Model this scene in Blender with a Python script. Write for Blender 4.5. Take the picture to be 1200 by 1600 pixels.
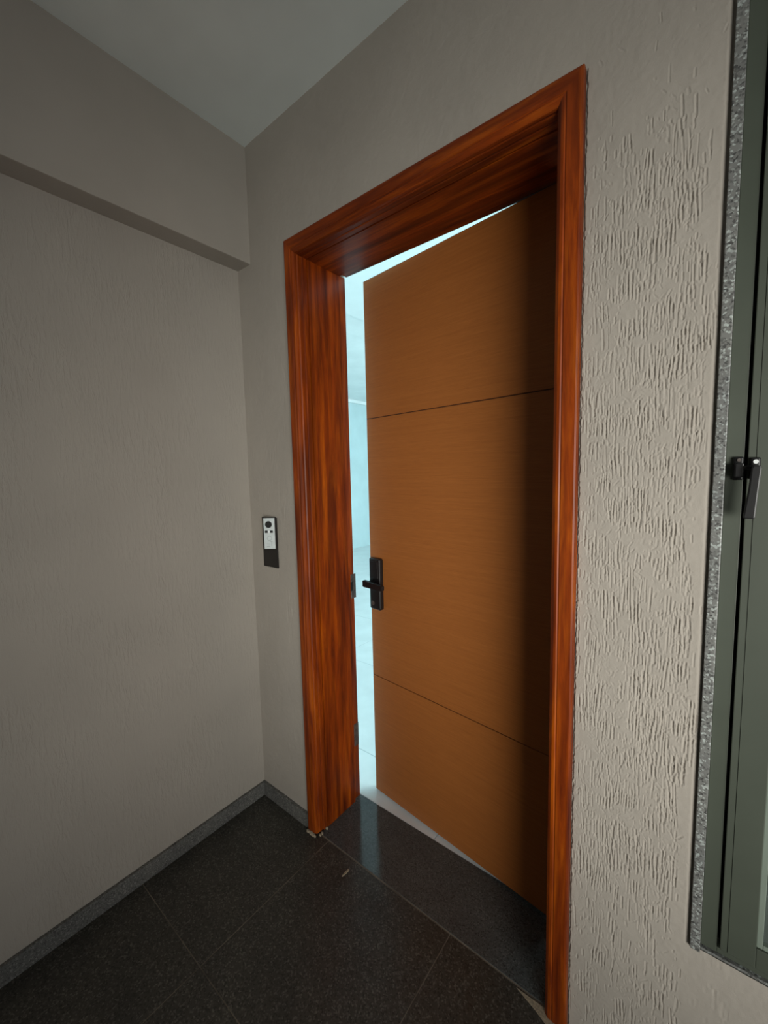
import bpy, bmesh, math, random
import numpy as np
from mathutils import Matrix, Vector

random.seed(7)
rng = np.random.default_rng(11)
scene = bpy.context.scene
C = scene.collection
for o in list(bpy.data.objects):
    bpy.data.objects.remove(o)

# ------------------------------------------------------------------ camera
# world: X along the door wall (0 = left corner), Y into the flat (door wall = 0), Z up
F_PX, YAW, PITCH, ROLL = 638.8, 0.67301, 0.09048, -0.022728
CAM = Vector((1.468853, -0.965898, 1.368109))
fwd = Vector((-math.sin(YAW)*math.cos(PITCH), math.cos(YAW)*math.cos(PITCH), -math.sin(PITCH)))
rgt = Vector((math.cos(YAW), math.sin(YAW), 0))
upv = rgt.cross(fwd)
r2 = math.cos(ROLL)*rgt + math.sin(ROLL)*upv
u2 = -math.sin(ROLL)*rgt + math.cos(ROLL)*upv
cam_d = bpy.data.cameras.new('camera')
cam_d.sensor_fit = 'VERTICAL'
cam_d.sensor_height = 36.0
cam_d.lens = F_PX/1600*36.0
cam_d.clip_start = 0.02
cam = bpy.data.objects.new('camera', cam_d)
cam.matrix_world = Matrix(((r2.x, u2.x, -fwd.x, CAM.x), (r2.y, u2.y, -fwd.y, CAM.y),
                           (r2.z, u2.z, -fwd.z, CAM.z), (0, 0, 0, 1)))
C.objects.link(cam)
scene.camera = cam

# ------------------------------------------------------------------ room sizes used by light and structure
H = 2.5785            # lobby ceiling
RX, BY = 3.0, -2.85    # lobby right wall and rear wall
WY0, WY1, WZ0, WZ1 = -2.68, -0.8, 0.25, 1.95    # tall daylight window in the right wall
IX0, IX1, IY1, IH = -3.72, 2.6, 5.6, 2.72        # room behind the door
WT = 0.238            # thickness of the door wall

# ------------------------------------------------------------------ world, lights, exposure
w = bpy.data.worlds.new('sky')
scene.world = w
w.use_nodes = True
bg = w.node_tree.nodes['Background']
bg.inputs[0].default_value = (0.80, 0.92, 1.0, 1)
bg.inputs[1].default_value = 1.0

def area(name, loc, direction, sx, sy, power, col):
    l = bpy.data.lights.new(name, 'AREA')
    l.shape = 'RECTANGLE'
    l.size, l.size_y, l.energy, l.color = sx, sy, power, col
    o = bpy.data.objects.new(name, l)
    o.location = loc
    o.rotation_euler = Vector(direction).to_track_quat('-Z', 'Y').to_euler()
    C.objects.link(o)
    return o
# daylight entering the lobby obliquely through the window of its right wall
LWP = Vector((RX+0.35, -2.20, 1.05))
lw = area('lobby_window_daylight', LWP, Vector((1.25, 0.0, 1.12))-LWP, 1.6, 1.2, 13.4, (1.0, 0.98, 0.91))
lw.data.spread = math.radians(56)
# area lamp outside an added, unseen window, brightens the flat
area('flat_added_daylight', (IX1+0.16, 3.4, 1.35), (-1, 0, 0), 3.2, 2.3, 180.0, (0.68, 0.96, 1.0))

vs = scene.view_settings
vs.view_transform = 'Standard'
vs.look = 'None'
vs.gamma = 1.0
vs.use_curve_mapping = False
vs.exposure = 0.0

# ------------------------------------------------------------------ material helpers
def new_mat(name):
    m = bpy.data.materials.new(name)
    m.use_nodes = True
    nt = m.node_tree
    return m, nt, nt.nodes['Principled BSDF']

def N(nt, t, **kw):
    n = nt.nodes.new(t)
    for k, v in kw.items():
        setattr(n, k, v)
    return n

def mapped(nt, scale, rot=(0, 0, 0)):
    tc = N(nt, 'ShaderNodeTexCoord')
    mp = N(nt, 'ShaderNodeMapping')
    mp.inputs['Scale'].default_value = scale
    mp.inputs['Rotation'].default_value = rot
    nt.links.new(tc.outputs['Object'], mp.inputs[0])
    return mp.outputs[0]

def noise(nt, vec, scale, detail=4, rough=0.55, dist=0.0):
    n = N(nt, 'ShaderNodeTexNoise')
    n.inputs['Scale'].default_value = scale
    n.inputs['Detail'].default_value = detail
    n.inputs['Roughness'].default_value = rough
    n.inputs['Distortion'].default_value = dist
    nt.links.new(vec, n.inputs['Vector'])
    return n.outputs['Fac']

def ramp(nt, fac, stops):
    r = N(nt, 'ShaderNodeValToRGB')
    el = r.color_ramp.elements
    while len(el) < len(stops):
        el.new(0.5)
    for e, (p, c) in zip(el, stops):
        e.position = p
        e.color = (*c, 1)
    nt.links.new(fac, r.inputs[0])
    return r.outputs[0]

def bump(nt, b, h, strength, dist):
    n = N(nt, 'ShaderNodeBump')
    n.inputs['Strength'].default_value = strength
    n.inputs['Distance'].default_value = dist
    nt.links.new(h, n.inputs['Height'])
    nt.links.new(n.outputs[0], b.inputs['Normal'])
    return n

def mixcol(nt, fac, a, b, mode='MIX'):
    n = N(nt, 'ShaderNodeMix', data_type='RGBA', blend_type=mode)
    if isinstance(fac, float):
        n.inputs[0].default_value = fac
    else:
        nt.links.new(fac, n.inputs[0])
    for i, v in ((6, a), (7, b)):
        if isinstance(v, tuple):
            n.inputs[i].default_value = (*v, 1)
        else:
            nt.links.new(v, n.inputs[i])
    return n.outputs[2]

def plain(name, col, rough=0.5, metal=0.0, noise_amt=0.12, nscale=60.0):
    m, nt, b = new_mat(name)
    v = mapped(nt, (1, 1, 1))
    f = noise(nt, v, nscale, 3)
    lo = tuple(c*(1-noise_amt) for c in col)
    hi = tuple(min(1, c*(1+noise_amt)) for c in col)
    nt.links.new(ramp(nt, f, [(0.3, lo), (0.7, hi)]), b.inputs['Base Color'])
    b.inputs['Roughness'].default_value = rough
    b.inputs['Metallic'].default_value = metal
    return m

def paint(name, col, rough=0.85, streak=0.0, grain=0.25, sscale=(90, 90, 22)):
    """wall paint with fine roller grain and optional vertical trowel streaks"""
    m, nt, b = new_mat(name)
    v = mapped(nt, (1, 1, 1))
    big = noise(nt, v, 3.0, 3)
    lo = tuple(c*0.95 for c in col)
    hi = tuple(c*1.05 for c in col)
    nt.links.new(ramp(nt, big, [(0.3, lo), (0.7, hi)]), b.inputs['Base Color'])
    b.inputs['Roughness'].default_value = rough
    b.inputs['Specular IOR Level'].default_value = 0.3
    fine = noise(nt, v, 420, 3, 0.6)
    n1 = bump(nt, b, fine, grain, 0.0012)
    if streak:
        vs_ = mapped(nt, sscale)
        st = noise(nt, vs_, 1.0, 3, 0.6, 0.4)
        mask = noise(nt, v, 5.0, 2)
        mm = N(nt, 'ShaderNodeMath', operation='MULTIPLY')
        r1 = ramp(nt, st, [(0.45, (0, 0, 0)), (0.62, (1, 1, 1))])
        r2_ = ramp(nt, mask, [(0.42, (0.15, 0.15, 0.15)), (0.62, (1, 1, 1))])
        nt.links.new(r1, mm.inputs[0])
        nt.links.new(r2_, mm.inputs[1])
        n2 = N(nt, 'ShaderNodeBump')
        n2.inputs['Strength'].default_value = streak
        n2.inputs['Distance'].default_value = 0.0015
        nt.links.new(mm.outputs[0], n2.inputs['Height'])
        nt.links.new(n1.outputs[0], n2.inputs['Normal'])
        nt.links.new(n2.outputs[0], b.inputs['Normal'])
    return m

def granite(name, base, speck, dark, scale, rough, spec=0.5, contrast=0.12):
    m, nt, b = new_mat(name)
    v = mapped(nt, (1, 1, 1))
    vor = N(nt, 'ShaderNodeTexVoronoi')
    vor.inputs['Scale'].default_value = scale
    nt.links.new(v, vor.inputs['Vector'])
    sep = N(nt, 'ShaderNodeSeparateColor')
    nt.links.new(vor.outputs['Color'], sep.inputs[0])
    c1 = ramp(nt, sep.outputs[0], [(0.0, dark), (0.35, base), (0.75, base), (1.0, speck)])
    big = noise(nt, v, 7.0, 4)
    c2 = ramp(nt, big, [(0.3, (0.78, 0.78, 0.78)), (0.7, (1.12, 1.10, 1.05))])
    nt.links.new(mixcol(nt, 1.0, c1, c2, 'MULTIPLY'), b.inputs['Base Color'])
    rr = ramp(nt, noise(nt, v, 9.0, 5), [(0.3, (rough*0.8,)*3), (0.7, (min(1, rough*1.25),)*3)])
    nt.links.new(rr, b.inputs['Roughness'])
    b.inputs['Specular IOR Level'].default_value = spec
    return m

def wood(name, stops, scale, rough=0.4, coat=0.0, coat_rough=0.15, figure=True, bumpd=0.0003):
    """scale: per-axis frequency; low along the grain"""
    m, nt, b = new_mat(name)
    v = mapped(nt, scale)
    g = noise(nt, v, 1.0, 6, 0.6, 0.8)
    col = ramp(nt, g, stops)
    v2 = mapped(nt, tuple(s*6 for s in scale))
    fine = noise(nt, v2, 1.0, 4, 0.65)
    f2 = ramp(nt, fine, [(0.35, (0.80, 0.78, 0.76)), (0.65, (1.06, 1.05, 1.04))])
    c2 = mixcol(nt, 1.0, col, f2, 'MULTIPLY')
    if figure:
        v3 = mapped(nt, tuple(s*0.35 for s in scale))
        big = noise(nt, v3, 1.0, 3, 0.5, 1.5)
        f3 = ramp(nt, big, [(0.35, (0.46, 0.38, 0.32)), (0.65, (1.15, 1.12, 1.0))])
        c2 = mixcol(nt, 1.0, c2, f3, 'MULTIPLY')
    nt.links.new(c2, b.inputs['Base Color'])
    b.inputs['Roughness'].default_value = rough
    b.inputs['Coat Weight'].default_value = coat
    b.inputs['Coat Roughness'].default_value = coat_rough
    b.inputs['Specular IOR Level'].default_value = 0.3
    bump(nt, b, fine, 0.35, bumpd)
    return m

WALL_COL = (0.385, 0.350, 0.305)
M = {}
M['wall'] = paint('taupe_wall_paint', WALL_COL, streak=0.6)
M['wall_relief'] = paint('taupe_trowelled_paint', WALL_COL, streak=0.0, grain=0.35)
M['beam'] = paint('taupe_beam_paint', WALL_COL, streak=0.0)
M['ceiling'] = paint('white_ceiling_paint', (0.84, 0.89, 0.86), grain=0.15)
M['tile'] = granite('dark_granite_floor', (0.050, 0.047, 0.040), (0.13, 0.125, 0.11), (0.018, 0.017, 0.015), 260, 0.36)
M['threshold'] = granite('polished_dark_granite', (0.080, 0.090, 0.092), (0.125, 0.138, 0.14), (0.04, 0.046, 0.046), 300, 0.12)
M['skirting'] = granite('grey_granite_skirting', (0.13, 0.13, 0.125), (0.26, 0.26, 0.25), (0.05, 0.05, 0.05), 300, 0.45)
M['granite'] = granite('speckled_grey_granite', (0.19, 0.195, 0.19), (0.46, 0.51, 0.50), (0.06, 0.06, 0.06), 300, 0.4)
M['grout'] = plain('pale_grout', (0.185, 0.160, 0.125), 0.9, 0, 0.45, 9)
M['frame_wood'] = wood('varnished_red_hardwood', [(0.25, (0.095, 0.010, 0.0005)), (0.5, (0.27, 0.044, 0.001)), (0.75, (0.44, 0.100, 0.002))], (42, 42, 3.2), 0.48, 0.08, 0.2)
M['head_wood'] = wood('varnished_red_hardwood_across', [(0.25, (0.095, 0.010, 0.0005)), (0.5, (0.27, 0.044, 0.001)), (0.75, (0.44, 0.100, 0.002))], (3.2, 42, 42), 0.48, 0.08, 0.2)
M['leaf_wood'] = wood('satin_brown_veneer', [(0.2, (0.325, 0.108, 0.024)), (0.5, (0.38, 0.130, 0.029)), (0.8, (0.43, 0.153, 0.037))], (3.0, 60, 230), 0.5, 0.10, 0.3, False, 0.0002)
M['leaf_core'] = plain('dark_door_edge', (0.055, 0.020, 0.010), 0.5)
M['black'] = plain('black_metal', (0.006, 0.006, 0.0065), 0.42, 0.0, 0.1)
M['black_plate'] = plain('black_plastic', (0.012, 0.010, 0.009), 0.45)
M['silver'] = plain('brushed_silver', (0.68, 0.74, 0.74), 0.4, 0.25, 0.05)
M['emboss'] = plain('grey_print', (0.36, 0.40, 0.40), 0.5, 0.2)
M['steel'] = plain('worn_steel', (0.13, 0.11, 0.10), 0.45, 0.5, 0.35)
M['white_led'] = plain('white_lens', (0.85, 0.88, 0.88), 0.3)
M['alu'] = plain('grey_green_aluminium', (0.070, 0.082, 0.062), 0.5, 0.1, 0.06, 8)
M['bead'] = plain('pale_green_bead', (0.19, 0.23, 0.19), 0.5, 0.0, 0.06, 8)
M['gap_shade'] = plain('black_gap_shade', (0.008, 0.008, 0.008), 0.7)  # flat black painting the shade in gaps, slots and holes
M['plaster_chip'] = plain('pale_plaster', (0.33, 0.27, 0.19), 0.9, 0, 0.3, 200)
M['flat_wall'] = paint('pale_blue_wall', (0.60, 0.72, 0.74), grain=0.1)
M['flat_ceiling'] = paint('white_flat_ceiling', (0.85, 0.87, 0.87), grain=0.05)
M['flat_tile'] = plain('white_marble_tile', (0.78, 0.80, 0.80), 0.3, 0, 0.06, 5)
M['flat_grout'] = plain('grey_tile_grout', (0.34, 0.40, 0.42), 0.8)
mg, nt, b = new_mat('dim_window_glass')
b.inputs['Base Color'].default_value = (0.30, 0.36, 0.33, 1)
b.inputs['Roughness'].default_value = 0.25
b.inputs['Transmission Weight'].default_value = 0.75
nt.links.new(ramp(nt, noise(nt, mapped(nt, (1, 1, 1)), 4, 1), [(0.3, (0.28, 0.34, 0.31)), (0.7, (0.32, 0.38, 0.35))]), b.inputs['Base Color'])
M['glass'] = mg

# ------------------------------------------------------------------ mesh helpers
class MB:
    """collects boxes, prisms and cylinders, builds ONE mesh object"""
    def __init__(self):
        self.bm = bmesh.new()

    def box(self, x0, x1, y0, y1, z0, z1, bev=0.0, seg=1):
        t = bmesh.new()
        bmesh.ops.create_cube(t, size=1)
        for v in t.verts:
            v.co = ((x0+x1)/2+v.co.x*(x1-x0), (y0+y1)/2+v.co.y*(y1-y0), (z0+z1)/2+v.co.z*(z1-z0))
        if bev:
            bmesh.ops.bevel(t, geom=t.edges[:], offset=bev, segments=seg, affect='EDGES', profile=0.6)
        self._merge(t)
        return self

    def prism(self, pts, axis, a0, a1, bev=0.0, seg=1):
        """polygon pts in the two other axes, extruded along axis"""
        t = bmesh.new()
        def co(p, a):
            return {'x': (a, p[0], p[1]), 'y': (p[0], a, p[1]), 'z': (p[0], p[1], a)}[axis]
        lo = [t.verts.new(co(p, a0)) for p in pts]
        hi = [t.verts.new(co(p, a1)) for p in pts]
        t.faces.new(lo)
        t.faces.new(hi)
        n = len(pts)
        for i in range(n):
            t.faces.new((lo[i], lo[(i+1) % n], hi[(i+1) % n], hi[i]))
        bmesh.ops.recalc_face_normals(t, faces=t.faces[:])
        if bev:
            bmesh.ops.bevel(t, geom=t.edges[:], offset=bev, segments=seg, affect='EDGES', profile=0.6)
        self._merge(t)
        return self

    def cyl(self, c, r, y0, y1, axis='y', n=28, r1=None, bev=0.0):
        r1 = r if r1 is None else r1
        t = bmesh.new()
        ring = lambda rr, a: [t.verts.new({'y': (c[0]+rr*math.cos(2*math.pi*i/n), a, c[1]+rr*math.sin(2*math.pi*i/n)),
                                           'z': (c[0]+rr*math.cos(2*math.pi*i/n), c[1]+rr*math.sin(2*math.pi*i/n), a),
                                           'x': (a, c[0]+rr*math.cos(2*math.pi*i/n), c[1]+rr*math.sin(2*math.pi*i/n))}[axis]) for i in range(n)]
        A, B = ring(r, y0), ring(r1, y1)
        t.faces.new(A)
        t.faces.new(B)
        for i in range(n):
            t.faces.new((A[i], A[(i+1) % n], B[(i+1) % n], B[i]))
        bmesh.ops.recalc_face_normals(t, faces=t.faces[:])
        self._merge(t)
        return self

    def ring(self, c, r0, r1, y0, y1, n=28):
        t = bmesh.new()
        L = []
        for (r, a) in ((r0, y1), (r1, y1), (r1, y0), (r0, y0)):
            L.append([t.verts.new((c[0]+r*math.cos(2*math.pi*i/n), a, c[1]+r*math.sin(2*math.pi*i/n))) for i in range(n)])
        for k in range(4):
            A, B = L[k], L[(k+1) % 4]
            for i in range(n):
                t.faces.new((A[i], A[(i+1) % n], B[(i+1) % n], B[i]))
        bmesh.ops.recalc_face_normals(t, faces=t.faces[:])
        self._merge(t)
        return self

    def _merge(self, t):
        me = bpy.data.meshes.new('tmp')
        t.to_mesh(me)
        t.free()
        self.bm.from_mesh(me)
        bpy.data.meshes.remove(me)

    def build(self, name, mat, parent=None, world=True, smooth=False, kind=None, label=None):
        me = bpy.data.meshes.new(name)
        if parent is not None and world:
            off = Vector(parent_loc(parent))
            for v in self.bm.verts:
                v.co -= off
        bmesh.ops.recalc_face_normals(self.bm, faces=self.bm.faces[:])
        self.bm.to_mesh(me)
        self.bm.free()
        me.materials.append(M[mat])
        if smooth:
            me.polygons.foreach_set('use_smooth', [True]*len(me.polygons))
        o = bpy.data.objects.new(name, me)
        C.objects.link(o)
        if parent is not None:
            o.parent = parent
        if kind:
            o['kind'] = kind
        if label:
            o['label'] = label
        return o

def parent_loc(p):
    l = Vector((0, 0, 0))
    while p is not None:
        l += p.location
        p = p.parent
    return l

def empty(name, loc=(0, 0, 0), rz=0.0):
    o = bpy.data.objects.new(name, None)
    o.empty_display_size = 0.1
    o.location = loc
    o.rotation_euler = (0, 0, rz)
    C.objects.link(o)
    return o

def tag(o, label, cat, kind=None, group=None):
    o['label'] = label
    o['category'] = cat
    if kind:
        o['kind'] = kind
    if group:
        o['group'] = group
    return o

# ------------------------------------------------------------------ trowelled plaster relief
def value_noise(X, Z, s, seed):
    r = np.random.default_rng(seed)
    n = 64
    g = r.random((n, n))
    u, v = X/s, Z/s
    i, j = np.floor(u).astype(int), np.floor(v).astype(int)
    fu, fv = u-i, v-j
    fu, fv = fu*fu*(3-2*fu), fv*fv*(3-2*fv)
    a, b_, c, d = g[i % n, j % n], g[(i+1) % n, j % n], g[i % n, (j+1) % n], g[(i+1) % n, (j+1) % n]
    return (a*(1-fu)+b_*fu)*(1-fv)+(c*(1-fu)+d*fu)*fv

def relief(x0, x1, z0, z1, dx, dz, clusters, depth, keep, edge=None, seed=1):
    """height field (metres, + = towards the lobby) of scratched plaster: clusters of short
    vertical grooves with raised lips, pits, and gentle waviness"""
    r = np.random.default_rng(seed)
    nx, nz = int(round((x1-x0)/dx))+1, int(round((z1-z0)/dz))+1
    xs, zs = np.linspace(x0, x1, nx), np.linspace(z0, z1, nz)
    X, Z = np.meshgrid(xs, zs, indexing='ij')
    base = (value_noise(X+3, Z+5, 0.02, 901)-0.5)*0.0006+(value_noise(X+3, Z+5, 0.007, 902)-0.5)*0.0005+(value_noise(X+3, Z+5, 0.15, 903)-0.5)*0.002
    Hh = np.zeros_like(X)
    hx, hz = (x1-x0)/(nx-1), (z1-z0)/(nz-1)
    def stroke(cx, cz, L, w_, amp, slant, wig, ph):
        pad = 4*w_
        i0, i1 = int((cx-pad-0.01-x0)/hx), int((cx+pad+0.01-x0)/hx)+1
        j0, j1 = int((cz-L/2-pad-z0)/hz), int((cz+L/2+pad-z0)/hz)+1
        i0, j0, i1, j1 = max(i0, 0), max(j0, 0), min(i1, nx), min(j1, nz)
        if i1 <= i0 or j1 <= j0:
            return
        xx, zz = X[i0:i1, j0:j1]-cx, Z[i0:i1, j0:j1]-cz
        xc = slant*zz+wig*np.sin(zz*90+ph)
        over = np.maximum(np.abs(zz)-L/2, 0)
        d = np.sqrt((xx-xc)**2+over**2)/w_
        prof = -np.exp(-d*d)+0.38*np.exp(-((d-1.7)/0.55)**2)
        Hh[i0:i1, j0:j1] += amp*prof
    for _ in range(clusters):
        cx, cz = r.uniform(x0, x1), r.uniform(z0, z1)
        k = r.integers(2, 8)
        L0 = r.choice([0.012, 0.02, 0.03, 0.045])*r.uniform(0.7, 1.3)
        sp = r.uniform(0.0055, 0.0085)
        sl = r.normal(0, 0.03)
        for q in range(k):
            x = cx+(q-(k-1)/2)*sp+r.normal(0, 0.0012)
            z = cz+r.normal(0, 0.006)
            if r.random() > keep(x, z):
                continue
            stroke(x, z, L0*r.uniform(0.5, 1.2), r.uniform(0.0011, 0.0019), depth*r.uniform(0.5, 1.15),
                   sl+r.normal(0, 0.03), r.uniform(0, 0.0005), r.uniform(0, 6))
    for _ in range(clusters*5):
        x, z = r.uniform(x0, x1), r.uniform(z0, z1)
        if r.random() < keep(x, z):
            stroke(x, z, r.choice([0.001, 0.004, 0.008]), r.uniform(0.0010, 0.0022), depth*r.uniform(0.2, 0.8), r.normal(0, 0.6), 0, 0)
    Hh = np.clip(Hh, -0.0022, 0.0018)
    Hh = base+Hh*np.clip(np.minimum(X-x0, x1-X)/0.004, 0, 1)
    if edge is not None:
        Hh += edge(X, Z)
    return X, Z, Hh

def patch_arrays(fields):
    V, Fq, base = [], [], 0
    for X, Z, Hh in fields:
        nx, nz = X.shape
        V.append(np.stack([X, -Hh, Z], -1).reshape(-1, 3))
        idx = np.arange(nx*nz).reshape(nx, nz)+base
        Fq.append(np.stack([idx[:-1, :-1], idx[1:, :-1], idx[1:, 1:], idx[:-1, 1:]], -1).reshape(-1, 4))
        base += nx*nz
    return np.concatenate(V), np.concatenate(Fq)

def mesh_from_arrays(name, V, Fq, mat):
    me = bpy.data.meshes.new(name)
    me.vertices.add(len(V))
    me.vertices.foreach_set('co', V.astype(np.float32).ravel())
    me.loops.add(len(Fq)*4)
    me.loops.foreach_set('vertex_index', Fq.astype(np.int32).ravel())
    me.polygons.add(len(Fq))
    me.polygons.foreach_set('loop_start', np.arange(0, len(Fq)*4, 4, dtype=np.int32))
    me.polygons.foreach_set('use_smooth', np.ones(len(Fq), bool))
    me.update(calc_edges=True)
    me.materials.append(M[mat])
    o = bpy.data.objects.new(name, me)
    C.objects.link(o)
    return o

# ------------------------------------------------------------------ structure: lobby shell
CAS = 0.020                                  # casing stands this proud of the wall
JL, JR = 0.352, 1.192                        # inner faces of the jambs
SOF = 2.113                                  # soffit of the frame head
OL, OR_, OT = 0.3016, 1.2440, 2.168          # outer edges of the casing
GX = 1.4735                                  # outer edge of the granite window surround
WB, WTOP, WRX = 0.398, 2.40, 2.30            # window opening: bottom, top, right
BB = 2.1687                                  # underside of the left beam
BX = 0.0837                                  # beam projection
BBH = 0.058                                  # skirting height

m = MB()
m.box(0.33, JR+0.03, 0.004, WT, SOF+0.03, IH+0.05)
m.box(-0.2, 0.335, 0.004, WT, -0.05, IH+0.05)
m.box(JR+0.02, GX+0.004, 0.004, WT, -0.05, IH+0.05)
m.box(GX, WRX, 0.004, WT, -0.05, WB)
m.box(GX, WRX, 0.004, WT, WTOP, IH+0.05)
m.box(WRX, RX+0.2, 0.004, WT, -0.05, IH+0.05)
wall_back = m.build('wall_back', 'wall', kind='structure', label='taupe scratched-plaster wall that holds the door and the window')

def keep_right(x, z):
    k = 1.0
    lim = 1.452+0.010*math.sin(z*9)+0.008*math.sin(z*23+1)
    if x > lim:
        k = 0.03
    top = 1.99+(x-1.25)*0.30+0.02*math.sin(x*60)
    if z > top:
        k = min(k, 0.02)
    elif z > top-0.12:
        k *= 0.5
    if z < 0.42:
        k *= 0.45
    if x < 1.262:
        k *= 0.5
    return k
def edge_right(X, Z):
    # plaster rolls back where it meets the granite, and a ragged seam runs along the casing
    t = np.clip((X-(GX-0.011))/0.011, 0, 1)*(Z > WB-0.004)*(Z < WTOP+0.012)
    e = -0.007*t*t
    s = np.clip((OR_+0.0025+0.003*(value_noise(X*0+7, Z+5, 0.006, 77)-0.3)-X)/0.003, 0, 1)*(Z < OT)
    return e-0.004*s
def keep_left(x, z):
    k = 0.5 if z < 1.9 else 0.06
    if z < 0.5:
        k *= 0.3
    return k
def keep_low(x, z):
    return 0.35
def keep_none(x, z):
    return 0.02

fR = relief(OR_-0.004, GX, 0.0, H, 0.0011, 0.0016, 900, 0.0013, keep_right, edge_right, seed=21)
fL = relief(0.0, OL+0.01, 0.0, H, 0.0022, 0.0026, 420, 0.0008, keep_left, None, seed=33)
fT = relief(OL+0.01, OR_-0.004, SOF+0.01, H, 0.003, 0.003, 10, 0.0004, keep_none, None, seed=41)
fB = relief(GX, RX, 0.0, WB, 0.0025, 0.0025, 160, 0.0009, keep_low, None, seed=51)
fU = relief(GX, RX, WTOP, H, 0.004, 0.004, 5, 0.0004, keep_none, None, seed=61)
fS = relief(WRX, RX, WB, WTOP, 0.01, 0.01, 5, 0.0004, keep_none, None, seed=71)
V, Fq = patch_arrays([fR, fL, fT, fB, fU, fS])
pl = mesh_from_arrays('plaster_coat', V, Fq, 'wall_relief')
pl.parent = wall_back
pl['label'] = 'taupe plaster scratched with short vertical grooves'

MB().box(-0.2, 0.0, BY-0.2, 0.004, -0.05, H+0.1).build('wall_left', 'wall', kind='structure', label='plain taupe wall left of the door')
MB().box(-0.002, BX, BY, 0.003, BB, H+0.001, 0.004, 2).build('trim_3', 'beam', kind='structure', label='taupe boxed beam running along the top of the left wall')
MB().box(-0.2, RX+0.2, BY-0.2, 0.02, H, H+0.1).build('ceiling', 'ceiling', kind='structure', label='pale grey-white lobby ceiling')
MB().box(-0.2, RX+0.2, BY-0.15, BY, -0.05, H+0.1).build('wall_front', 'wall', kind='structure', label='taupe wall behind the viewer')
m = MB()
m.box(RX, RX+0.15, BY, WY0, -0.05, H+0.1)
m.box(RX, RX+0.15, WY1, 0.004, -0.05, H+0.1)
m.box(RX, RX+0.15, WY0, WY1, -0.05, WZ0)
m.box(RX, RX+0.15, WY0, WY1, WZ1, H+0.1)
m.build('wall_right', 'wall', kind='structure', label='taupe right wall of the lobby with the daylight window')
wf = empty('window_2', (RX+0.08, (WY0+WY1)/2, WZ0))
wf['kind'] = 'structure'
wf['label'] = 'open daylight window in the right wall of the lobby'
for (y0, y1, z0, z1) in ((WY0, WY0+0.03, WZ0, WZ1), (WY1-0.03, WY1, WZ0, WZ1), (WY0+0.03, WY1-0.03, WZ0, WZ0+0.03), (WY0+0.03, WY1-0.03, WZ1-0.03, WZ1)):
    MB().box(RX+0.06, RX+0.10, y0, y1, z0, z1, 0.003).build('frame_bar', 'alu', wf)

# skirtings
MB().box(0.0, 0.012, BY, -0.0005, 0.0, BBH, 0.002, 2).build('baseboard_left', 'skirting', kind='structure', label='low grey granite skirting along the left wall')
MB().box(0.0125, OL-0.0005, -0.012, 0.001, 0.0, BBH, 0.002, 2).build('baseboard_back', 'skirting', kind='structure', label='short granite skirting between the corner and the door frame')

# floor: grout bed with single granite tiles
fl = MB().box(-0.2, RX+0.2, BY-0.2, 0.0035, -0.08, -0.0005).build('floor', 'grout', kind='structure', label='dark granite tile floor with thin pale joints')
TX = [0.0, 0.397, 0.915, 1.433, 1.951, 2.469, RX]
TY = [0.0, -0.5, -1.0, -1.5, -2.0, -2.5, BY]
G = 0.0012
for i in range(len(TX)-1):
    for j in range(len(TY)-1):
        x0, x1, y1, y0 = TX[i]+(G if i else 0), TX[i+1]-G, TY[j]-(G if j else 0.002), TY[j+1]+G
        MB().box(x0, x1, y0, y1, -0.012, random.uniform(-0.0001, 0.0001), 0.0003).build('tile', 'tile', fl)

# threshold slab in the doorway
th = MB().box(JL-0.012, JR+0.012, 0.0030, WT+0.002, -0.02, 0.0008, 0.0005).build('trim_4', 'threshold', kind='structure', label='polished dark granite threshold slab in the doorway')

# ------------------------------------------------------------------ door frame
fr = empty('trim_1', (0.77, 0.1, 0.0))
fr['kind'] = 'structure'
fr['label'] = 'red-brown varnished hardwood door frame with moulded casing'
def casing_profile(s):
    """(distance from the outer edge towards the opening, y) : rounded outer edge, shallow fillets, deep return"""
    wdt = JL-OL
    pts = [(0.0, 0.0), (0.0, -CAS+0.005), (0.0015, -CAS+0.0015), (0.005, -CAS), (0.030, -CAS), (0.0325, -CAS+0.0018),
           (0.035, -CAS+0.0002), (0.041, -CAS+0.001), (wdt-0.0022, -CAS+0.006), (wdt-0.001, -CAS+0.012),
           (wdt-0.0028, -CAS+0.0145), (wdt-0.0002, -CAS+0.0185), (wdt, 0.012), (wdt-0.0018, 0.016), (wdt-0.0002, 0.020),
           (wdt, 0.036), (wdt-0.004, 0.0385), (wdt-0.018, 0.0385), (wdt-0.018, 0.0)]
    return pts
# left, right and top casing; mitred at the corners
def casing(side):
    t = bmesh.new()
    pr = casing_profile(0)
    wdt = JL-OL
    wr = OR_-JR
    lo, hi = [], []
    for (d, y) in pr:
        if side == 'left':
            lo.append(t.verts.new((OL+d, y, 0.012 if y < 0.02 else 0.002)))
            hi.append(t.verts.new((OL+d, y, OT-d*(OT-SOF)/wdt)))
        elif side == 'right':
            lo.append(t.verts.new((OR_-d*wr/wdt, y, 0.0015)))
            hi.append(t.verts.new((OR_-d*wr/wdt, y, OT-d*(OT-SOF)/wdt)))
        else:
            z = OT-d*(OT-SOF)/wdt
            lo.append(t.verts.new((OL+d, y, z)))
            hi.append(t.verts.new((OR_-d*wr/wdt, y, z)))
    n = len(pr)
    t.faces.new(lo)
    t.faces.new(hi)
    for i in range(n):
        t.faces.new((lo[i], lo[(i+1) % n], hi[(i+1) % n], hi[i]))
    bmesh.ops.recalc_face_normals(t, faces=t.faces[:])
    mb = MB()
    mb._merge(t)
    return mb
casing('left').build('casing', 'frame_wood', fr)
casing('right').build('casing', 'frame_wood', fr)
casing('top').build('head_casing', 'head_wood', fr)
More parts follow.
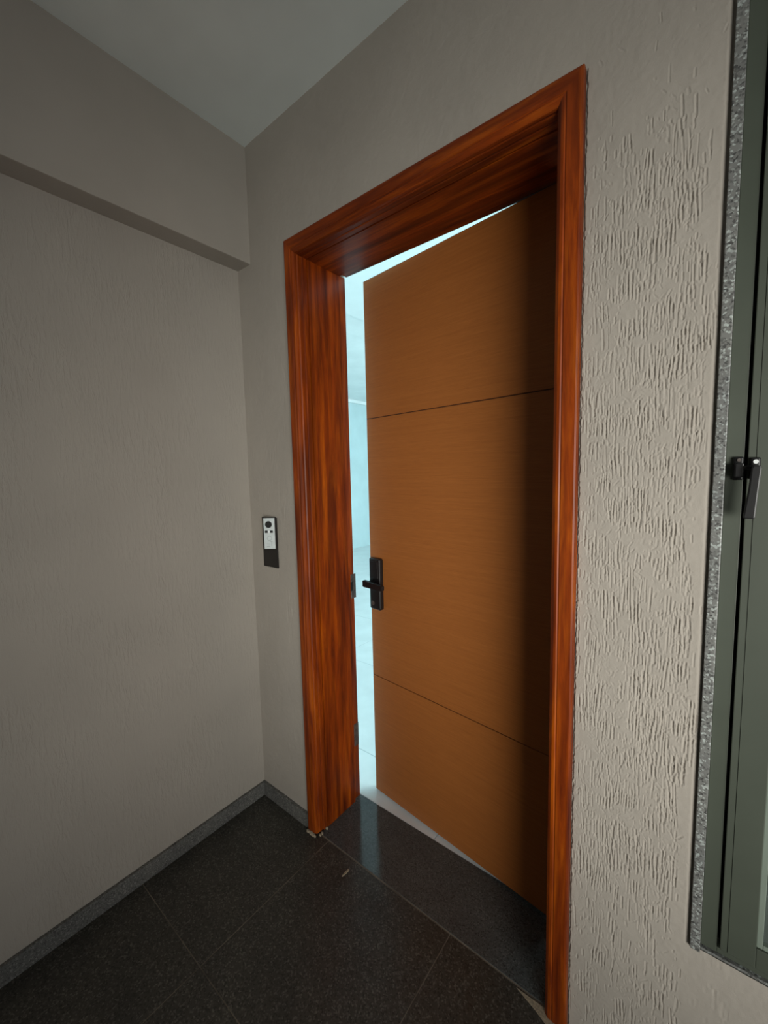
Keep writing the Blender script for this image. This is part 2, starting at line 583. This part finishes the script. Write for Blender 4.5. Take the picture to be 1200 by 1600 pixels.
RB0 = 0.200          # start of the rebate that takes the leaf
RB = 0.010           # rebate depth
def jamb_poly(s, face):
    # s=+1: face looks to +x
    return [(face, 0.0415), (face, RB0-0.002), (face-s*0.002, RB0), (face-s*RB, RB0), (face-s*RB, WT), (face-s*0.022, WT), (face-s*0.022, 0.0415)]
MB().prism(jamb_poly(1, JL), 'z', 0.0015, SOF+0.008).build('jamb', 'frame_wood', fr)
MB().prism(jamb_poly(-1, JR), 'z', 0.0015, SOF+0.008).build('jamb', 'frame_wood', fr)
MB().prism([(0.0415, SOF), (RB0-0.002, SOF), (RB0, SOF+0.002), (RB0, SOF+RB), (WT, SOF+RB), (WT, SOF+0.03), (0.0415, SOF+0.03)], 'x', JL-0.001, JR+0.001).build('head', 'head_wood', fr)
# strike plate on the rebate of the left jamb
sp = MB().box(JL-RB-0.001, JL-RB+0.0022, 0.220, WT+0.010, 0.868, 0.968, 0.0008).build('strike_plate', 'steel', fr, label='worn steel strike plate')
MB().box(JL-RB+0.0016, JL-RB+0.0030, 0.217, 0.230, 0.900, 0.938).build('latch_slot', 'gap_shade', sp)
MB().box(JL-RB-0.001, JL-RB+0.0018, 0.212, WT+0.001, 0.232, 0.330, 0.0008).build('patch_plate', 'steel', fr, label='dull plate near the foot of the jamb')
# pale filler where the left casing foot was cut
m = MB()
for k in range(26):
    t = random.random()
    x, y = (OL+0.002+t*0.05, -CAS-0.003*random.random()) if t < 0.8 else (JL+random.random()*0.006, random.uniform(-0.015, 0.05))
    s = random.uniform(0.003, 0.007)
    m.box(x-s, x+s, y-s*0.7, y+s*0.7, 0.0002, random.uniform(0.004, 0.012), s*0.3)
filler = m.build('filler', 'plaster_chip', fr, label='crumbly pale filler at the foot of the frame')
filler['kind'] = 'stuff'
MB().prism([(JR-0.075, -0.006), (JR+0.03, -0.002), (JR+0.046, -CAS-0.002), (JR+0.03, -CAS-0.022), (JR-0.02, -0.022)], 'z', -0.0004, 0.0012, 0.0004).build('grout_smear', 'plaster_chip', fr, label='pale smear of grout at the foot of the right casing')

# ------------------------------------------------------------------ door leaf, opened a few degrees into the flat
ANG = math.radians(6.3)
LW, LT, LZ0, LZ1 = 0.810, 0.034, 0.006, 2.1212
dr = empty('door_1', (0.377, 0.3005, 0.0), -ANG)
dr['kind'] = 'structure'
dr['label'] = 'brown veneered flush door standing ajar, with two fine grooves across'
def L(mb, name, mat, parent=None, **kw):
    return mb.build(name, mat, parent or dr, world=False, **kw)
core = L(MB().box(0, LW, 0.004, LT, LZ0, LZ1, 0.001), 'core', 'leaf_core', label='dark edge of the door leaf')
g1, g2, gg = 1.592, 0.528, 0.0016
for z0, z1 in ((LZ0+0.003, g2-gg), (g2+gg, g1-gg), (g1+gg, LZ1-0.004)):
    L(MB().box(0.0045, LW-0.001, 0.0, 0.006, z0, z1, 0.0006), 'panel', 'leaf_wood')
L(MB().cyl((0.013, 0.375), 0.0022, -0.0006, 0.001, n=12), 'screw_hole', 'gap_shade')
# lock: tall black plate, cylinder, lever
lp = L(MB().box(0.0205, 0.0805, -0.024, 0.0005, 0.824, 1.034, 0.008, 4), 'lock_plate', 'black', smooth=True, label='tall black electronic lock plate')
L(MB().box(0.030, 0.071, -0.0252, -0.0235, 0.955, 1.022, 0.0006), 'key_panel', 'black', lp)
m = MB()
m.cyl((0.042, 0.938), 0.0115, -0.030, -0.022)
m.cyl((0.042, 0.938), 0.0085, -0.056, -0.028)
L(m, 'lever_neck', 'black', lp, smooth=False)
L(MB().prism([(0.024, 0.926), (0.024, 0.9475), (0.029, 0.9505), (0.131, 0.9445), (0.135, 0.940), (0.135, 0.926), (0.131, 0.9225), (0.029, 0.9225)], 'y', -0.066, -0.052, 0.0025, 2), 'lever', 'black', lp)
m = MB()
m.cyl((0.040, 0.850), 0.0085, -0.0258, -0.0235)
L(m, 'cylinder', 'steel', lp, label='small silver key cylinder')
# hinges on the hidden side
for z in (0.25, 1.05, 1.85):
    L(MB().cyl((LW+0.004, LT+0.004), 0.006, z-0.045, z+0.045, axis='z', n=14), 'hinge', 'steel')

# ------------------------------------------------------------------ casement window beside the door
GW = 0.0165
gr = empty('trim_2', (GX, 0.0, WB))
gr['kind'] = 'structure'
gr['label'] = 'speckled grey granite surround of the casement window'
MB().box(GX, GX+GW, -0.006, 0.10, WB-0.002, WTOP+0.012, 0.0016, 2).build('granite_jamb', 'granite', gr)
MB().box(WRX-GW, WRX, -0.006, 0.10, WB, WTOP, 0.0016, 2).build('granite_jamb', 'granite', gr)
MB().box(GX+GW, WRX-GW, 0.003, 0.10, WB-0.003, WB+0.004, 0.001, 2).build('granite_sill', 'granite', gr)
MB().box(GX+GW, WRX-GW, -0.006, 0.10, WTOP-0.004, WTOP+0.012, 0.002, 2).build('granite_head', 'granite', gr)

wn = empty('window_1', (GX+GW, 0.0, WB))
wn['kind'] = 'structure'
wn['label'] = 'grey-green aluminium casement window at the right edge'
F0, F1 = GX+GW+0.0003, WRX-GW-0.0003       # fixed frame outer
FB, FT = WB+0.0045, WTOP-0.0045
FS = 0.0255
S0 = F0+FS+0.0045                          # sash outer
for nm, a in (('frame_stile', (F0, F0+FS, 0.010, 0.07, FB, FT)), ('frame_stile', (F1-FS, F1, 0.010, 0.07, FB, FT)),
              ('frame_rail', (F0+FS, F1-FS, 0.010, 0.07, FB, FB+0.012)), ('frame_rail', (F0+FS, F1-FS, 0.010, 0.07, FT-FS, FT))):
    MB().box(*a, 0.0012, 2).build(nm, 'alu', wn)
MB().box(F0+FS-0.002, F1-FS+0.002, 0.030, 0.034, FB+0.010, FT-FS+0.002).build('gap_shade', 'gap_shade', wn, label='black rim painting the shade in the gap behind the sash')
# (the gasket sheet paints the gap's shade, only a rim: cut its middle out)
g = wn.children[-1]
bm = bmesh.new()
for (x0, x1, z0, z1) in ((F0+FS-0.002, S0+0.02, FB+0.010, FT-FS), (F1-FS-0.02, F1-FS+0.002, FB+0.010, FT-FS), (S0, F1-FS-0.01, FB+0.010, FB+0.03), (S0, F1-FS-0.01, FT-FS-0.02, FT-FS)):
    t = bmesh.new()
    bmesh.ops.create_cube(t, size=1)
    for v in t.verts:
        v.co = (Vector(((x0+x1)/2+v.co.x*(x1-x0), 0.032+v.co.y*0.004, (z0+z1)/2+v.co.z*(z1-z0)))-wn.location)
    me = bpy.data.meshes.new('t')
    t.to_mesh(me)
    t.free()
    bm.from_mesh(me)
    bpy.data.meshes.remove(me)
bm.to_mesh(g.data)
bm.free()
S1 = F1-FS-0.0045
SB, ST = FB+0.0155, FT-FS-0.0045
SW = 0.052
sash = MB().box(S0, S0+SW, 0.004, 0.028, SB, ST, 0.0012, 2).build('sash_stile', 'alu', wn)
MB().box(S1-SW, S1, 0.004, 0.028, SB, ST, 0.0012, 2).build('sash_stile', 'alu', wn)
MB().box(S0+SW, S1-SW, 0.004, 0.028, SB, SB+0.042, 0.0012, 2).build('sash_rail', 'alu', wn)
MB().box(S0+SW, S1-SW, 0.004, 0.028, ST-SW, ST, 0.0012, 2).build('sash_rail', 'alu', wn)
MB().box(S0+0.0115, S0+0.0125, 0.0028, 0.006, SB+0.002, ST-0.002).build('profile_line', 'alu', wn)
BD = 0.009
for nm, a in (('glazing_bead', (S0+SW, S0+SW+BD, 0.008, 0.026, SB+0.042, ST-SW)), ('glazing_bead', (S1-SW-BD, S1-SW, 0.008, 0.026, SB+0.042, ST-SW)),
              ('glazing_bead', (S0+SW+BD, S1-SW-BD, 0.008, 0.026, SB+0.042, SB+0.042+BD)), ('glazing_bead', (S0+SW+BD, S1-SW-BD, 0.008, 0.026, ST-SW-BD, ST-SW))):
    MB().box(*a, 0.0012, 2).build(nm, 'bead', wn)
MB().box(S0+SW+BD-0.002, S1-SW-BD+0.002, 0.017, 0.021, SB+0.042+BD-0.002, ST-SW-BD+0.002).build('pane', 'glass', wn)
# assumed shaft, added unseen behind the pane to keep the bright sky out
sh = MB()
sh.box(GX-0.05, WRX+0.05, 0.50, 0.56, WB-0.1, WTOP+0.1)
sh.box(GX-0.05, GX-0.001, WT, 0.50, WB-0.1, WTOP+0.1)
sh.box(WRX+0.001, WRX+0.05, WT, 0.50, WB-0.1, WTOP+0.1)
sh.box(GX-0.05, WRX+0.05, WT, 0.50, WB-0.1, WB-0.05)
sh.box(GX-0.05, WRX+0.05, WT, 0.50, WTOP+0.05, WTOP+0.1)
sh.build('wall_added_shaft', 'beam', kind='structure', label='added unseen shaft box that keeps the casement window dim')
# handle on the sash stile and its keeper on the frame
hd = MB().box(1.5232, 1.5372, -0.004, 0.0045, 1.346, 1.384, 0.0035, 3).build('handle_base', 'black', wn, smooth=True)
MB().cyl((1.5305, 1.3765), 0.0036, -0.0062, -0.0035).build('screw', 'white_led', hd, label='pale cross-head screw')
MB().cyl((1.5300, 1.3640), 0.0060, -0.022, -0.003).build('spindle', 'black', hd)
MB().prism([(1.5235, 1.3650), (1.5255, 1.3700), (1.5350, 1.3700), (1.5368, 1.3650), (1.5345, 1.3300), (1.5318, 1.2800), (1.5295, 1.2788), (1.5175, 1.2790), (1.5163, 1.2815), (1.5215, 1.3300)], 'y', -0.033, -0.020, 0.002, 2).build('lever', 'black', hd)
MB().box(1.5135, 1.5250, -0.016, -0.006, 1.3625, 1.3700, 0.0015).build('latch_tongue', 'black', hd)
kp = MB().box(1.5010, 1.5150, 0.002, 0.0105, 1.3445, 1.3860, 0.003, 3).build('keeper', 'black', wn, smooth=True)
MB().box(1.5025, 1.5150, -0.014, 0.004, 1.3495, 1.3745, 0.002, 2).build('keeper_hook', 'black', kp)
MB().cyl((1.5085, 1.3800), 0.0028, -0.001, 0.003).build('screw', 'steel', kp)

# ------------------------------------------------------------------ intercom on the wall left of the door
ic = empty('doorbell_camera', (0.127, 0.0, 1.016))
tag(ic, 'silver video doorbell on a black wedge plate on the wall left of the door', 'doorbell')
MB().box(0.082, 0.172, -0.006, 0.0005, 1.016, 1.214, 0.002, 2).build('back_plate', 'black_plate', ic, label='black plate showing below the silver unit')
YAWB = math.radians(35.5)
BW_, BH_ = 0.0435, 0.1200
ca, sa = math.cos(YAWB), math.sin(YAWB)
p0 = Vector((0.1370, -0.0380))                         # front left edge of the unit
pts = [(p0.x-0.010*sa, p0.y+0.010*ca), (p0.x-0.010*sa+BW_*ca, p0.y+0.010*ca+BW_*sa), (p0.x+BW_*ca-0.002, -0.0055), (p0.x-0.004, -0.0055)]
MB().prism(pts, 'z', 1.096, 1.210).build('wedge', 'black_plate', ic)
def turned(mb, name, mat, parent, **kw):
    o = mb.build(name, mat, parent, world=False, **kw)
    return o
# local frame of the unit: x along its width, -y out of its face, z up
bd = MB().box(-0.0016, BW_+0.0016, 0.0006, 0.0150, -0.0016, BH_+0.0016, 0.0022, 2).build('body', 'black_plate', ic, world=False)
bd.location = (p0.x-ic.location.x, p0.y-ic.location.y, 1.0945-ic.location.z)
bd.rotation_euler = (0, 0, YAWB)
turned(MB().box(0.0005, BW_-0.0005, -0.0008, 0.0020, 0.0005, BH_-0.0005, 0.0007), 'face_plate', 'silver', bd, label='silver face plate')
cxm = BW_*0.47
turned(MB().cyl((cxm, 0.0945), 0.0130, -0.0028, 0.0, n=36), 'camera_lens', 'black', bd)
turned(MB().ring((cxm, 0.0945), 0.0042, 0.0050, -0.0034, -0.0025), 'lens_ring', 'black_plate', bd)
turned(MB().box(0.0050, 0.0160, -0.0016, 0.0, 0.0625, 0.0715, 0.0006), 'sensor_window', 'black', bd)
turned(MB().box(0.0250, 0.0360, -0.0016, 0.0, 0.0625, 0.0715, 0.0006), 'sensor_window', 'black', bd)
turned(MB().cyl((0.0205, 0.0670), 0.0040, -0.0018, 0.0, n=16), 'indicator_light', 'white_led', bd)
turned(MB().ring((0.0215, 0.0410), 0.0080, 0.0092, -0.0014, 0.0), 'call_button_ring', 'emboss', bd)
m = MB()
for z in (0.0215, 0.0160, 0.0105):
    m.box(0.0100, 0.0230, -0.0012, 0.0, z, z+0.0013)
m.box(0.0290, 0.0303, -0.0012, 0.0, 0.0105, 0.0285)
m.box(0.0230, 0.0340, -0.0012, 0.0, 0.0285, 0.0297)
turned(m, 'engraving', 'emboss', bd)

# ------------------------------------------------------------------ crumb of plaster on the floor
m = MB()
m.prism([(0.5335, -0.0360), (0.5400, -0.0400), (0.5395, -0.0560), (0.5365, -0.0720), (0.5330, -0.0700), (0.5312, -0.0520)], 'z', 0.0002, 0.0035, 0.0012)
tag(m.build('plaster_flake', 'plaster_chip'), 'pale flake of plaster lying on the dark tiles before the door', 'flake')

# ------------------------------------------------------------------ the flat behind the door
fi = MB().box(IX0-0.2, IX1+0.2, WT+0.003, IY1+0.2, -0.08, -0.0012).build('floor_flat', 'flat_grout', kind='structure', label='white tile floor of the flat seen through the door gap')
XS = [IX0, -3.49, -2.09, -0.69, 0.71, 2.11, IX1]
YS = [WT+0.003, 0.46, 1.185, 1.91, 2.635, 3.36, 4.085, 4.81, 5.535, IY1]
for i in range(len(XS)-1):
    for j in range(len(YS)-1):
        MB().box(XS[i]+0.0015, XS[i+1]-0.0015, YS[j]+0.0015, YS[j+1]-0.0015, -0.01, 0.0, 0.0004).build('tile', 'flat_tile', fi)
MB().box(IX0-0.2, IX0, WT, IY1, -0.05, IH+0.2).build('wall_flat_left', 'flat_wall', kind='structure', label='pale blue far wall of the flat')
MB().box(IX0-0.2, IX1+0.2, IY1, IY1+0.2, -0.05, IH+0.2).build('wall_flat_far', 'flat_wall', kind='structure', label='pale blue end wall of the flat')
m = MB()
m.box(IX1, IX1+0.15, WT, 1.8, -0.05, IH+0.2)
m.box(IX1, IX1+0.15, 5.0, IY1, -0.05, IH+0.2)
m.box(IX1, IX1+0.15, 1.8, 5.0, -0.05, 0.2)
m.box(IX1, IX1+0.15, 1.8, 5.0, 2.5, IH+0.2)
m.build('wall_flat_right', 'flat_wall', kind='structure', label='unseen wall of the flat with an added window opening for the lamp')
m = MB()
m.box(IX0-0.2, 0.0, WT-0.001, WT+0.012, -0.05, IH)
m.box(0.0, JL-0.022, WT-0.001, WT+0.012, -0.05, IH)
m.box(JR+0.022, GX-0.06, WT-0.001, WT+0.012, -0.05, IH)
m.box(JL-0.022, JR+0.022, WT-0.001, WT+0.012, SOF+0.03, IH)
m.box(-3.95, -0.2, 0.0, WT-0.001, -0.05, IH+0.05)
m.build('wall_flat_front', 'flat_wall', kind='structure', label='flat side of the door wall')
ce = MB().box(IX0-0.2, IX1+0.2, 0.0, IY1+0.2, IH+0.03, IH+0.2).build('ceiling_flat', 'flat_ceiling', kind='structure', label='white ceiling of the flat')
MB().box(-0.93, IX1, WT+0.012, IY1, IH-0.02, IH+0.03).build('dropped_panel', 'flat_ceiling', ce)
MB().box(-1.29, -0.93, WT+0.012, IY1, IH+0.005, IH+0.03).build('dropped_panel', 'flat_ceiling', ce)
MB().box(IX0, IX0+0.05, WT+0.012, IY1, IH-0.03, IH+0.03, 0.01, 2).build('cornice', 'flat_ceiling', ce)
